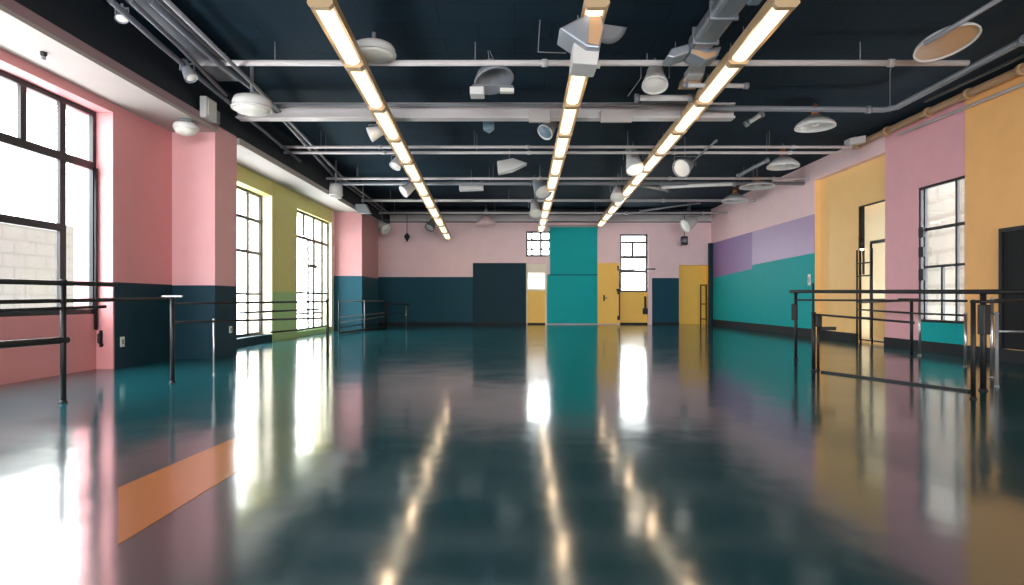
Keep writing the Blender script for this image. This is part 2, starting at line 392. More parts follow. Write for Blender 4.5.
win_back('window_7', xd, xe, bz(292), bz(234), [(bx(633), .09, bz(257), bz(242))], [(bz(242), .1), (bz(257), .13), (bz(271.5), .12), (bz(284), .05)],
    'tall white window on the far wall, right of the yellow door', D+.12)
r = thing('door_2', ((xd+xe)/2, D+.12, 0), 'yellow lower door leaf under the tall white far window', 'door', kind='structure')
lf = MB().box(xd, xe, D+.08, D+.18, .07, bz(292)).build('door_leaf', 'yellow', r, bevel=.01)
MB().box(xd, xe, D+.07, D+.18, 0, .07).build('kick_plate', 'base', r)
MB().box(bx(644.5), bx(646.5), D+.02, D+.08, .45, 1.15).build('door_handle', 'black', lf, bevel=.01)
MB().box(bx(643), bx(648.5), D+.03, D+.08, .42, .66).build('lock_box', 'black', lf, bevel=.01)
r = thing('door_3', ((xc+xd)/2, D, 0), 'plain closed yellow door beside the teal panel, with a lever handle', 'door', kind='structure')
lf = MB().box(xc+.01, bx(617.5), D-.07, D-.001, .03, bz(263)).build('door_leaf', 'yellow', r, bevel=.008)
MB().box(bx(617.5), xd-.01, D-.09, D-.001, .0, bz(263)).build('door_frame', 'amber', r, bevel=.008)
MB().box(bx(603), bx(604.3), D-.12, D-.07, bz(301), bz(295)).tube([(bx(603.6), D-.12, bz(298)), (bx(606.5), D-.12, bz(298))], .015, 8).build('door_handle', 'black', lf)
for py in (268, 292, 318): MB().box(bx(617), bx(618.4), D-.11, D-.06, bz(py)-.09, bz(py)+.09).build('hinge', 'black', r)
# bracket arm across the tall far window
r = thing('window_bar', (xd, D, bz(269.5)), 'thin dark handrail bar across the tall white far window', 'bar')
MB().tube([(bx(617), D-.14, bz(270)), (bx(654.5), D-.14, bz(269))], .03, 10).build('rail', 'gpipe', r)
for px in (617.5, 654): MB().tube([(bx(px), D-.14, bz(269.5)), (bx(px), D-.001, bz(269.5))], .022, 8).build('bracket', 'black', r)
MB().tube([(bx(619), D-.12, bz(270)), (bx(619), D-.12, .2)], .022, 8).build('upright', 'black', r)
MB().box(bx(616), bx(621), D-.16, D-.09, bz(291), bz(289)).build('clamp', 'black', r)

# rack in the yellow alcove
def rack(name, p0, p1, z0, z1, rungs, label, rr=.025, z0b=None):
    r = thing(name, (p0[0], p0[1], 0), label, 'rack')
    for p in (p0, p1): MB().tube([(p[0], p[1], z0), (p[0], p[1], z1)], rr, 8).build('upright', 'black', r)
    for z in rungs: MB().tube([(p0[0], p0[1], z), (p1[0], p1[1], z)], rr*.8, 8).build('rung', 'black', r)
    return r
rack('ladder_rack', (bx(701.5), D+.1), (bx(707), D+.1), .005, bz(284.5), [bz(285), bz(304), bz(319)], 'slim dark ladder rack standing in the yellow alcove of the far wall')
rack('ladder_rack', (yR(857, 7.9)*0+7.93, yR(857, 7.93)), (7.93, yR(872, 7.93)), .005, 2.15, [1.84, 1.55, .95, .78, .6], 'tall dark ladder rack by the cream window in the yellow right wall', .02)

# ------------------------------------------------------------------ outside
b = MB().box(-10.6, -10.2, 2, 16, -.1, 2.7)
tag(b.build('exterior_wall', 'brick'), 'whitewashed block wall seen through the nearest left window', 'wall', kind='structure')
b = MB().box(11.2, 11.6, 9, 24, -.1, 7)
for y in (12.5, 14.9, 16.4, 18.8): b.box(11.05, 11.2, y, y+.5, -.1, 7)
tag(b.build('exterior_wall', 'facade'), 'pale building facade seen through the right window', 'wall', kind='structure')
# ------------------------------------------------------------------ barres
def barre(label, posts, rails, base=(), pm='black', rm='black', pr=.024, extra=()):
    """posts (x, y, z_top[, material]); rails (p0, p1, radius[, material])"""
    r = thing('ballet_barre', (posts[0][0], posts[0][1], 0), label, 'ballet barre', 'ballet barres')
    for q in posts:
        k = q[3] if len(q) > 3 else pm
        rad = q[4] if len(q) > 4 else pr
        o = MB().tube([(q[0], q[1], .012), (q[0], q[1], q[2])], rad, 12).build('post', k, r)
        MB().lathe([(rad*1.5, 0), (rad*1.5, .008), (rad*1.2, .016), (rad*1.05, .03)], 16, Matrix.Translation((q[0], q[1], .0005))).build('foot', k, o)
        MB().lathe([(rad*1.02, -.02), (rad*1.25, -.02), (rad*1.25, .006), (rad*.6, .014)], 14, Matrix.Translation((q[0], q[1], q[2]))).build('cap', k, o)
    for q in rails:
        MB().tube([q[0], q[1]], q[2], 12).build('rail', q[3] if len(q) > 3 else rm, r)
    for q in base: MB().bar(q[0], q[1], q[2], q[3]).build('base_bar', pm, r)
    return r
def rp(px, py, d): return at(px, py, d)

# left, nearest
A0 = (-4.85, 3.6); A1 = (-4.39, 5.83); A2 = (-4.13, 7.23)
barre('near left barre with thick black rails, closest to the camera by the big window', [A0+(1.17,), A1+(1.19, 'black', .026)],
      [((-4.87, 3.5, 1.16), (-4.27, 6.42, 1.165), .024), ((-4.85, 3.55, .955), (-4.15, 7.17, 1.015), .02), ((-4.86, 3.55, .60), (-4.385, 5.88, .61), .034),
       ((-4.86, 3.55, .87), (-4.30, 6.3, .93), .016)])
T = barre('left barre with T-topped black post in front of the pink and navy column', [A2+(1.03,), (-3.98, 7.93, .74, 'steel', .012), (-3.36, 10.75, 1.0)],
      [((-4.13, 7.23, .955), (-3.36, 10.75, .972), .016), ((-4.13, 7.23, .73), (-3.40, 10.6, .68), .016), ((-3.86, 8.4, .82), (-3.42, 10.5, .84), .014), ((-3.70, 9.1, .51), (-3.5, 10.1, .51), .014)])
MB().bar((-4.24, 7.21, 1.045), (-4.02, 7.25, 1.045), .05, .02).build('top_plate', 'steel', T)
barre('low four-railed barre standing before the far left column', [(-5.1, 17.4, .98), (-4.83, 19.25, .98, 'gpipe', .02), (-4.62, 21.2, .98)],
      [((-5.1, 17.4, .96), (-4.62, 21.2, .97), .02, 'gpipe'), ((-5.1, 17.4, .50), (-4.62, 21.2, .54), .018, 'gpipe'), ((-5.1, 17.4, .34), (-4.62, 21.2, .42), .018, 'gpipe'), ((-5.1, 17.4, .2), (-4.62, 21.2, .25), .018)],
      [((-5.1, 17.4, .05), (-4.62, 21.2, .05), .12, .06)])
barre('farthest left barre with one pale post before the navy far wall', [(-4.7, 21.95, .9), (-4.1, 22.6, .86, 'steel', .022)],
      [((-4.7, 21.95, .86), (-4.02, 22.65, .85), .028), ((-4.7, 21.95, .5), (-4.1, 22.6, .5), .014)])

# right
B1 = (4.68, 10.0); B2 = (5.15, 6.6)
R = barre('long two-railed black barre nearest on the right side', [B1+(1.12, 'black', .026), B2+(1.08, 'black', .03)],
      [((4.66, 10.15, 1.145), (5.27, 5.6, 1.075), .026), ((4.68, 10.0, 1.0), (5.12, 6.8, .99), .014)])
MB().box(4.63, 4.69, 9.94, 10.06, .66, .94).build('clamp', 'black', R, bevel=.01)
MB().box(5.12, 5.2, 6.55, 6.65, .62, .95).build('clamp', 'black', R, bevel=.01)
R = barre('low black barre with a bar on the floor, right of the teal mural', [(4.18, 8.4, .82, 'black', .026), (4.62, 6.05, .99, 'black', .022), (4.32, 8.55, .79, 'black', .018)],
      [((4.18, 8.4, .80), (4.75, 7.14, .73), .014), ((4.62, 6.05, .985), (5.05, 6.0, .985), .016)],
      [((4.24, 8.3, .012), (4.94, 6.52, .012), .03, .024)])
MB().box(4.34, 4.55, 8.5, 8.56, .57, .62).build('bracket_arm', 'black', R)
MB().box(4.29, 4.35, 8.5, 8.6, .62, .79).build('clamp', 'black', R)
barre('barre standing along the right wall before the yellow and pink blocks', [(7.72, 13.4, .97, 'black', .02), (6.94, 10.5, 1.0, 'black', .026), (7.25, 10.75, 1.0, 'steel', .022), (6.72, 8.95, .8, 'steel', .02)],
      [((7.72, 13.4, .785), (6.94, 10.5, .77), .018), ((6.94, 10.5, .77), (6.72, 8.95, .77), .016), ((7.72, 13.4, .94), (6.94, 10.5, .99), .014), ((6.75, 10.55, 1.0), (7.25, 10.75, 1.0), .03)])
barre('short steel-posted barre beside the black board at the right edge', [(6.12, 7.7, 1.02, 'steel', .02), (5.5, 6.85, .85, 'gpipe', .018), (6.9, 7.3, 1.02)],
      [((6.12, 7.7, 1.0), (6.9, 7.3, 1.0), .016), ((6.12, 7.7, .6), (6.9, 7.3, .6), .014, 'steel'), ((5.5, 6.85, .83), (6.12, 7.7, .83), .012)])

# black board on the right wall
r = thing('wall_board', (7.9, 8.6, .21), 'tall black board fixed to the orange wall at the right edge', 'board')
MB().box(7.91, 7.978, 7.2, 9.72, .22, 2.14).build('board', 'slate', r, bevel=.006)
MB().box(7.88, 7.978, 9.72, 9.78, .21, 2.16).box(7.88, 7.978, 7.14, 7.2, .21, 2.16).box(7.88, 7.978, 7.2, 9.72, 2.1, 2.16).build('board_frame', 'black', r)

# small wall fittings
def plate(name, c, n, w, h, label, cat):
    r = thing(name, c, label, cat)
    if n == 'x': pl = MB().box(c[0], c[0]+.012, c[1]-w/2, c[1]+w/2, c[2]-h/2, c[2]+h/2).build('plate', 'plate', r, bevel=.003); MB().box(c[0]+.012, c[0]+.018, c[1]-w/5, c[1]+w/5, c[2]-h/4, c[2]+h/4).build('rocker', 'ename2', pl)
    else: pl = MB().box(c[0]-.012, c[0], c[1]-w/2, c[1]+w/2, c[2]-h/2, c[2]+h/2).build('plate', 'plate', r, bevel=.003); MB().box(c[0]-.018, c[0]-.012, c[1]-w/5, c[1]+w/5, c[2]-h/4, c[2]+h/4).build('rocker', 'ename2', pl)
    return r
plate('wall_socket', (XL, 8.9, .38), 'x', .09, .15, 'white wall socket low on the navy wall by the big left window', 'socket')
plate('wall_socket', (-5.1, 10.75, .47), 'x', .1, .12, 'pale wall socket on the side of the navy column base', 'socket')
plate('wall_switch', (XR, 16.3, 1.55), 'r', .14, .3, 'white wall switch at the near edge of the teal mural', 'switch')
r = thing('door_pull', (-6.04, 8.45, .5), 'small dark hook handle on the pink wall under the big left window', 'handle')
hx = at(101, 338, 8.69)
r.location = hx
MB().tube([hx+Vector((0, .005, .09)), hx+Vector((0, -.05, .06)), hx+Vector((0, -.05, -.06)), hx+Vector((0.02, .005, -.1))], .018, 8).build('grip', 'frame', r)
MB().box(hx.x-.02, hx.x+.02, 8.68, 8.699, hx.z-.13, hx.z+.11).build('backplate', 'frame', r)
c = at(94, 330, 8.62)
# drop cable beside the big window
b = MB().tube([(c.x, 8.66, 2.9), (c.x, 8.66, c.z)], .022, 8)
tag(b.build('conduit_rail', 'frame'), 'thin dark upright conduit on the jamb of the big left window', 'conduit')

# ------------------------------------------------------------------ ceiling lamp rows
def make_fixture(L, bulb):
    r = thing('linear_ceiling_lamp', (0, 0, 0), 'x', 'ceiling lamp', 'linear ceiling lamps')
    h = L/2
    b = MB()      # open tray: sloped sides above, lip below
    sec = [(-.14, -.03), (-.115, .13), (.115, .13), (.14, -.03), (.115, -.02), (.085, .03), (-.085, .03), (-.115, -.02)]
    b.prism([(x, -h+.04, z) for x, z in sec], (0, L-.08, 0)).build('housing', 'house', r, world=False)
    MB().lathe([(.0, -h+.06), (.06, -h+.06), (.082, -h+.10), (.082, h-.10), (.06, h-.06), (0, h-.06)], 16, Matrix.Diagonal((1.2, 1, .7, 1)) @ Matrix.Translation((0, 0, -.015)) @ Matrix.Rotation(math.radians(-90), 4, 'X')).build('diffuser', 'glow', r, world=False)
    if bulb: MB().lathe([(0, -.2), (.03, -.19), (.045, -.15), (.045, .15), (.03, .19), (0, .2)], 14, Matrix.Translation((0, 0, -.05)) @ Matrix.Rotation(math.radians(-90), 4, 'X')).build('bulb', 'core', r, world=False)
    for y in (-h+.03, h-.03):
        MB().prism([(x*1.1, y-.035, z*1.08) for x, z in [(-.13, -.03), (-.09, -.075), (.09, -.075), (.13, -.03), (.10, .11), (-.10, .11)]], (0, .07, 0)).build('end_bracket', 'house', r, world=False)
    for y in (-h+.25, h-.25): MB().tube([(0, y, .1), (0, y, .34)], .008, 6).build('hanger', 'gpipe', r, world=False)
    return r
rows = {'left': ((320, 0, 6.55), (448, 238, 23.9)), 'middle': ((597, 0, 6.55), (541, 230, 23.9)), 'right': ((787, 0, 6.55), (600, 225, 23.9))}
ordn = ['nearest', 'second', 'third', 'fourth', 'fifth', 'sixth', 'seventh', 'eighth', 'ninth', 'tenth', 'farthest']
N = 11; protos = {}
for rn, (a, c) in rows.items():
    P, Q = at(*a), at(*c); dv = (Q-P); L = dv.length/N
    yaw = math.atan2(-dv.x, dv.y); pitch = math.atan2(dv.z, math.hypot(dv.x, dv.y))
    for k in range(N):
        kind = k % 2 == 0 if rn != 'middle' else k % 2 == 1
        if kind not in protos: o = protos[kind] = make_fixture(L, kind)
        else: o = copy_tree(protos[kind])
        o.location = P+dv*((k+.5)/N); o.rotation_euler = (pitch, 0, yaw)
        o['label'] = ('%s glowing lamp of the %s ceiling row' % (ordn[k], rn)) if k in (0, N-1) else ('%s glowing lamp from the camera in the %s ceiling row' % (ordn[k], rn))

# ------------------------------------------------------------------ pipes and beams under the ceiling
def pipe(name, pts, r, key, label, cat='pipe', collars=(), n=12):
    t = thing(name, pts[0], label, cat)
    MB().tube(pts, r, n).build('pipe_run', key, t)
    for p, dirv in collars:
        d = Vector(dirv).normalized()
        MB().tube([Vector(p)-d*.04, Vector(p)+d*.04], r*1.35, n).build('collar', key, t)
    return t
def cross(y, d, px0, px1, r, key, label, hang=()):
    a, c = at(px0, y, d), at(px1, y, d)
    t = pipe('ceiling_pipe', [a, c], r, key, label, collars=[(a.lerp(c, f), (1, 0, 0)) for f in (.2, .45, .7, .9)])
    for f in (.1, .36, .62, .86):
        q = a.lerp(c, f); MB().tube([q+Vector((0, 0, r)), Vector((q.x, q.y, CEIL))], .008, 6).build('hanger', 'gpipe', t)
cross(63, 8.6, 198, 968, .042, 'pipe', 'nearest pale pipe crossing the room under the dark ceiling')
cross(147, 13.1, 262, 852, .032, 'pipe', 'upper of the close pair of pale pipes past the big beam')
cross(152.7, 13.3, 268, 848, .032, 'pipe', 'lower of the close pair of pale pipes past the big beam')
cross(178.5, 16.3, 306, 826, .036, 'pipe', 'pale pipe crossing midway down the ceiling, upper of its pair')
cross(183.5, 16.6, 306, 815, .05, 'gpipe', 'thick greyer pipe crossing midway down the ceiling, lower of its pair')
cross(200.5, 20, 345, 800, .045, 'pipe', 'second farthest pale pipe crossing the ceiling')
cross(213, 22.6, 356, 742, .045, 'pipe', 'farthest pale pipe crossing just before the far wall beam')
# big beam with plates
a, c = at(236, 103, 10.6), at(735, 118, 10.6)
t = thing('ceiling_beam', (a.x, 10.6, c.z), 'big pale steel beam crossing the near ceiling behind the first pipe', 'beam', kind='structure')
MB().box(a.x, c.x, 10.66, 10.72, c.z+.02, a.z-.02).build('web', 'pipe', t)
MB().box(a.x, c.x, 10.58, 10.8, c.z, c.z+.03).build('flange', 'pipe', t)
MB().box(a.x, c.x, 10.58, 10.8, a.z-.03, a.z).build('flange', 'pipe', t)
MB().tube([at(232, 105, 10.5), at(700, 105, 10.5)], .03, 10).build('conduit', 'gpipe', t)
for x0, x1 in ((529, 550), (601, 632)):
    p, q = at(x0, 110, 10.5), at(x1, 122, 10.5); MB().box(p.x, q.x, 10.48, 10.56, q.z, p.z).build('bracket_plate', 'white', t, bevel=.006)
# pipe that runs on to the right and turns towards the camera
pts = [at(690, 108, 10.5), at(868, 109.5, 10.5), at(884, 109.8, 10.45), at(897, 107, 10.25), at(1024, 40, 7.85), at(1110, -5, 6.6)]
pipe('ceiling_pipe', pts, .05, 'gpipe', 'grey pipe bending from the big beam along the right side', collars=[(pts[1], (1, 0, 0)), (pts[4], pts[5]-pts[4])])
P, Q = Vector((7.9, 14.0, 4.58)), Vector((7.85, 5.5, 4.58))
t = pipe('wall_conduit', [P, Q], .07, 'tan', 'thick tan conduit along the top of the right wall', 'conduit', [(P.lerp(Q, f), Q-P) for f in (.02, .15, .3, .42, .55, .7)])
for f in (.1, .3, .5, .7): q = P.lerp(Q, f); MB().bar((q.x, q.y, q.z), (XR-.01, q.y, q.z), .05, .03).build('wall_bracket', 'black', t)
pipe('wall_conduit', [(7.93, 12.4, 4.42), (7.92, 9.4, 4.36), (7.9, 6, 4.36)], .028, 'pipe', 'thin pale conduit just below the thick tan one on the right wall', 'conduit')
pipe('ceiling_pipe', [at(925, 101, 9.6), at(1024, 55, 8.0), (6.95, 6.3, 4.3)], .03, 'black', 'thin black pipe between the grey bent pipe and right wall')
pipe('ceiling_pipe', [at(110, 0, 6.6), at(160, 45, 7.7), at(230, 103, 10.0), at(300, 161, 13.9)], .035, 'dpipe', 'grey pipe closest to the soffit along the left side')
pipe('ceiling_pipe', [at(130, 0, 6.5), at(180, 47, 7.8), at(226, 95, 9.6)], .03, 'dpipe', 'thin grey pipe second from the soffit on the left side')
pipe('ceiling_pipe', [at(150, 0, 6.7), at(215, 60, 8.4), at(262, 95, 9.8), at(333, 175, 16.3), at(384, 213, 23)], .045, 'dpipe', 'long grey pipe running the length of the left ceiling')
pipe('ceiling_pipe', [at(164, -2, 6.6), at(255, 86, 9.2), at(290, 122, 11.4), at(345, 180, 16.8), at(389, 213, 23)], .03, 'gpipe', 'long thin paler pipe beside the dark grey one on the left ceiling')
r = thing('cable_tray', (-4.4, 8, 4.5), 'flat grey cable tray hung between the left ceiling pipes', 'cable tray')
MB().hexa([(-4.45, 5.6, 4.5), (-4.1, 5.6, 4.5), (-4.35, 9.6, 4.5), (-4.75, 9.6, 4.5), (-4.45, 5.6, 4.52), (-4.1, 5.6, 4.52), (-4.35, 9.6, 4.52), (-4.75, 9.6, 4.52)]).build('tray_bed', 'ename2', r)
for s in (0, 1): MB().bar((-4.45+.35*s, 5.6, 4.54), (-4.75+.4*s, 9.6, 4.54), .015, .08).build('side_rail', 'gpipe', r)
for y in (6.2, 7.6, 9.0): MB().tube([(-4.35, y, 4.52), (-4.35, y, CEIL)], .01, 6).build('hanger', 'gpipe', r)

# ------------------------------------------------------------------ lamps and fittings hung under the ceiling
def aim(dx, dy, dz):      # euler that turns local -Z towards the direction
    return Vector((dx, dy, dz)).to_track_quat('-Z', 'Y').to_euler()
def pendant(px, py, wpx, d, label, key='enamel', top=None, sock='copper', tilt=(0, 0, 0), flat=.5, cordtop=None):
    p = at(px, py, d); w = wpx*d/F/2
    t = thing('pendant_lamp', p, label, 'pendant lamp', 'pendant lamps')
    t.rotation_euler = tilt
    b = MB(); hh = w*flat
    b.lathe([(w*.16, hh), (w*.3, hh*.9), (w*.62, hh*.55), (w*.92, hh*.12), (w, -hh*.12), (w, -hh*.25), (w*.95, -hh*.25), (w*.9, 0), (w*.58, hh*.45), (w*.12, hh*.8)], 32, caps=True).build('lamp_shade', key, t, world=False)
    MB().lathe([(w*.02, hh*2.0), (w*.12, hh*1.9), (w*.17, hh*1.5), (w*.17, hh*.85)], 16).build('socket', sock, t, world=False)
    MB().lathe([(0, -hh*.15), (w*.17, -hh*.05), (w*.24, hh*.25), (w*.14, hh*.6), (0.01, hh*.75)], 18).build('bulb', 'plate', t, world=False)
    MB().tube([(0, 0, hh*1.9), (0, 0, max(hh*2.1, CEIL-p.z))], .012, 8).build('cord', 'gpipe', t, world=False)
    return t
pendant(815, 125, 38, 11.3, 'pale dome pendant hanging highest on the right, below the bent pipe', flat=.55)
pendant(783, 165, 31, 14.2, 'white dome pendant with a copper socket above the pink right wall', flat=.6)
pendant(757, 186, 34, 16.8, 'wide flat pendant close to the far right wall top', flat=.3)
pendant(735, 200, 26, 19.2, 'small warm-lit pendant last in line before the far right corner', flat=.5)
pendant(486, 223, 21, 23.2, 'small pinkish pendant before the far pink wall, left of middle', key='pink', flat=.7, sock='gpipe')

def spot(px, py, d, wpx, lpx, dirv, label, key='enamel', lens='plate', stem=None, yoke=True):
    p = at(px, py, d); w = wpx*d/F/2; L = lpx*d/F
    t = thing('ceiling_spotlight', p, label, 'spotlight', 'ceiling spotlights')
    e = aim(*dirv); mt = e.to_matrix().to_4x4()
    MB().lathe([(w*.35, L*.55), (w*.6, L*.5), (w*.72, L*.1), (w*.98, -L*.4), (w, -L*.5), (w*.9, -L*.5), (w*.85, -L*.42)], 24, mt).build('lamp_head', key, t, world=False)
    MB().lathe([(w*.86, -L*.43), (w*.5, -L*.49), (0.001, -L*.51)], 20, mt, caps=False).build('lens', lens, t, world=False)
    top = stem if stem is not None else CEIL-p.z
    MB().tube([(0, 0, w*.9), (0, 0, top)], .016, 8).build('stem', 'gpipe', t, world=False)
    if yoke:
        MB().tube([(-w*1.08, 0, 0), (-w*1.08, 0, w*.95), (w*1.08, 0, w*.95), (w*1.08, 0, 0)], .012, 8).build('yoke', 'gpipe', t, world=False)
    return t
spot(377, 132, 11.0, 15, 16, (-1, -.3, -.5), 'white cup spotlight beside the left lamp row, nearest of three')
spot(398, 161, 13.4, 12, 15, (-.4, -.5, -1), 'white cup spotlight beside the left lamp row, middle of three')
spot(409, 188, 16.2, 13, 15, (-.8, -.5, -.7), 'white cup spotlight beside the left lamp row, farthest of three')
spot(549, 128, 11.6, 17, 17, (-.6, -.6, -.8), 'blue-white spotlight beside the middle lamp row under the big beam', lens='blue')
spot(655, 78, 9.2, 26, 20, (-.1, -.4, -1), 'white cup spotlight hanging from the nearest pipe right of middle', key='enamel')
spot(633, 160, 14.0, 18, 26, (.1, -.5, -1), 'tall bright spotlight on the right lamp row past the big beam', lens='bulb')
spot(540, 186, 16.4, 18, 22, (.3, -.7, -.8), 'grey spotlight cluster head beside the middle lamp row', key='ename2', lens='plate')
spot(535, 208, 19.5, 12, 16, (.1, -.6, -1), 'small spotlight low beside the far end of the middle row', lens='plate')
spot(618, 192, 17.5, 14, 16, (-.2, -.6, -1), 'small spotlight beside the far part of the right row')
spot(685, 166, 13.6, 20, 15, (-.7, -.6, -.5), 'round-headed grey spotlight on a slanting arm, right of the right row', key='ename2')
spot(122, 14, 7.0, 12, 14, (.2, -.4, -1), 'small grey spotlight nearest the camera on the soffit-side pipe', key='ename2', stem=.12)
spot(187, 70, 8.4, 13, 22, (.6, -.2, -1), 'grey spotlight hung on the soffit-side pipe before the pink column', key='ename2', stem=.14)
spot(432, 224, 22.8, 10, 12, (-.4, -.6, -.8), 'small dark spotlight before the far wall near the left row end', key='ename2')
spot(382, 226, 22.4, 12, 14, (.8, -.5, -.6), 'pale spotlight in the far left ceiling corner')
spot(690, 223, 22.5, 14, 14, (-.8, -.3, -.5), 'small bright spotlight in the far right ceiling corner')
# slanting arm of the round-headed spotlight, and a short tube lamp
def rod(name, p, q, r, key, label, cat, cap=None):
    t = thing(name, p, label, cat)
    MB().tube([p, q], r, 12).build('tube', key, t)
    d = (q-p).normalized()
    MB().tube([p-d*.02, p+d*.05], r*1.4, 12).build('end_cap', cap or 'gpipe', t); MB().tube([q-d*.05, q+d*.02], r*1.4, 12).build('end_cap', cap or 'gpipe', t)
    return t
rod('ceiling_rod', at(692, 162, 13.5), at(716, 141, 12.6), .022, 'gpipe', 'slanting grey arm reaching up from the round-headed spotlight', 'rod')
rod('ceiling_tube_lamp', at(746, 124, 11.6), at(762, 114, 11.6), .045, 'enamel', 'short slanting white tube lamp under the beam, right of the right row', 'tube lamp')
rod('ceiling_tube_lamp', at(636, 98, 9.8), at(691, 98, 9.8), .05, 'enamel', 'unlit white tube lamp lying level, left of the right row', 'tube lamp')
rod('ceiling_tube_lamp', at(684, 85, 9.2), at(747, 86, 9.2), .035, 'pipe', 'thin unlit tube lamp crossing behind the right row', 'tube lamp')
rod('ceiling_tube_lamp', at(660, 187, 17), at(735, 184, 16), .05, 'enamel', 'long pale tube lamp far back on the right side', 'tube lamp')
rod('ceiling_tube_lamp', at(640, 211, 21), at(700, 203, 20.4), .03, 'gpipe', 'thin slanting tube far back before the last pipe', 'tube lamp')
rod('ceiling_tube_lamp', at(738, 176, 14.6), at(768, 160, 14.0), .04, 'gpipe', 'slanting grey tube lamp left of the copper-socket pendant', 'tube lamp')
rod('ceiling_tube_lamp', at(632, 184, 17.3), at(668, 190, 17.3), .045, 'enamel', 'pale tube lamp just right of the far right-row lamps', 'tube lamp')

# round drums
def drum(px, py, wpx, hpx, d, label, key='enamel', tilt=(0, 0, 0), hang=True, name='ceiling_drum_lamp'):
    p = at(px, py, d); w = wpx*d/F/2; h = hpx*d/F
    t = thing(name, p, label, 'ceiling lamp', rot=tilt)
    MB().lathe([(w*.5, h*.55), (w*.9, h*.5), (w, h*.2), (w, -h*.15), (w*.94, -h*.25)], 36).build('drum', key, t, world=False)
    MB().lathe([(w*.93, -h*.25), (w*.8, -h*.42), (0.002, -h*.5)], 32).build('lens', 'plate', t, world=False)
    MB().lathe([(w*1.0, -h*.12), (w*1.05, -h*.12), (w*1.05, -h*.24), (w*.95, -h*.24)], 36).build('rim', key, t, world=False)
    if hang: MB().tube([(0, 0, h*.5), (0, 0, CEIL-p.z)], .03, 10).build('stem', 'gpipe', t, world=False)
    return t
drum(374, 52, 42, 12, 8.3, 'pale flat drum lamp tucked behind the left lamp row by the nearest pipe')
drum(252, 106, 37, 15, 9.3, 'white domed drum lamp on the left pipes at the end of the big beam')
drum(336, 192, 13, 15, 15.9, 'small white drum lamp on the left pipes before the olive green pier')
# soffit lamp
p = at(186, 127, 9.5); p.z = 3.85
t = thing('soffit_lamp', p, 'round white bowl lamp under the soffit by the pink column', 'ceiling lamp')
MB().lathe([(.10, 0), (.11, -.03), (.07, -.05)], 24).build('mount', 'ename2', t, world=False)
MB().lathe([(.07, -.05), (.17, -.07), (.19, -.12), (.18, -.15)], 32).build('bowl', 'enamel', t, world=False)
MB().lathe([(.18, -.15), (.14, -.21), (.06, -.245), (.001, -.25)], 32).build('lens', 'plate', t, world=False)
t = thing('soffit_lamp', Vector((-5.42, 6.9, 3.85)), 'tiny dark fitting on the underside of the white soffit', 'ceiling lamp')
MB().lathe([(.035, 0), (.035, -.03), (.02, -.05)], 16).build('mount', 'black', t, world=False); MB().lathe([(.02, -.05), (.024, -.08), (.005, -.09)], 14).build('lens', 'ename2', t, world=False)
# box on the pink column
p = at(206, 110, 10.1)
t = thing('mounted_junction_box', (-5.0, 9.78, 3.92), 'white box on the soffit edge just before the pink column top', 'box')
MB().box(-5.049, -4.94, 9.6, 9.95, 3.93, 4.27).build('case', 'enamel', t, bevel=.012)
MB().box(-5.049, -4.97, 9.95, 10.12, 3.95, 4.17).build('side_case', 'ename2', t, bevel=.01)
MB().box(-4.94, -4.93, 9.65, 9.9, 3.98, 4.22).build('cover', 'plate', t)
# flood lamps and boxes
def wedge(pts, d, depth, label, name, key, cat, arm=None, lens=None):
    q = [at(x, y, d) for x, y in pts]; c = sum(q, Vector())/len(q)
    t = thing(name, c, label, cat)
    MB().prism(q, (0, depth, 0)).build('case', key, t, bevel=.01)
    if lens:
        l = [at(x, y, d-.012) for x, y in lens]; MB().prism(l, (0, .01, 0)).build('lens', 'plate', t)
    z0 = max(v.z for v in q)
    MB().tube([(c.x, c.y+depth/2, z0-.03), (c.x, c.y+depth/2, CEIL)], .012, 8).build('hanger', 'gpipe', t)
    return t
wedge([(497, 161), (513, 158), (527, 163), (512, 170), (498, 173)], 14.6, .3, 'grey wedge-shaped floodlight left of the middle row', 'ceiling_floodlight', 'enamel', 'floodlight')
wedge([(459, 184), (483, 181), (483, 189), (459, 190)], 16.9, .3, 'flat white box light far back between left and middle rows', 'ceiling_box_light', 'enamel', 'box light')
wedge([(355, 204), (366, 204), (370, 213), (357, 213)], 18, .25, 'grey box bracket at the far end of the left pipes', 'ceiling_box_light', 'ename2', 'box light')
wedge([(483, 117), (494, 117), (494, 127), (489, 131), (483, 128)], 11.2, .18, 'blue-grey can hanging under the big beam left of the middle row', 'ceiling_can_light', 'blue', 'can light')
wedge([(850, 138), (866, 135), (866, 142), (850, 145)], 13.4, .25, 'small white box at the start of the tan conduit', 'ceiling_box_light', 'enamel', 'box light')
# tilted grey dome lamp on wires
p = at(493, 77, 8.9); t = thing('hanging_dome_lamp', p, 'grey tilted dome lamp hung on wires left of the middle row', 'hanging lamp')
mt = Euler((math.radians(-18), math.radians(-14), 0)).to_matrix().to_4x4()
MB().lathe([(.05, .21), (.13, .19), (.22, .09), (.29, -.04), (.30, -.08), (.27, -.08), (.2, .05), (.05, .15)], 32, mt).build('lamp_shade', 'ename2', t, world=False)
MB().lathe([(.04, .3), (.07, .28), (.07, .2)], 16, mt).build('socket', 'gpipe', t, world=False)
a, c = at(470, 87, 8.75)-p, at(484, 95, 8.75)-p
MB().box(a.x, c.x, a.y-.04, a.y+.18, c.z, a.z).build('driver_box', 'enamel', t, world=False, bevel=.01)
a, c = at(500, 88, 8.75)-p, at(514, 92, 8.75)-p
MB().box(a.x, c.x, a.y-.02, a.y+.08, c.z, a.z).build('light_bar', 'plate', t, world=False, bevel=.005)
MB().bar((-.3, -.1, -.16), (.3, -.1, -.17), .02, .02).build('cross_arm', 'gpipe', t, world=False)
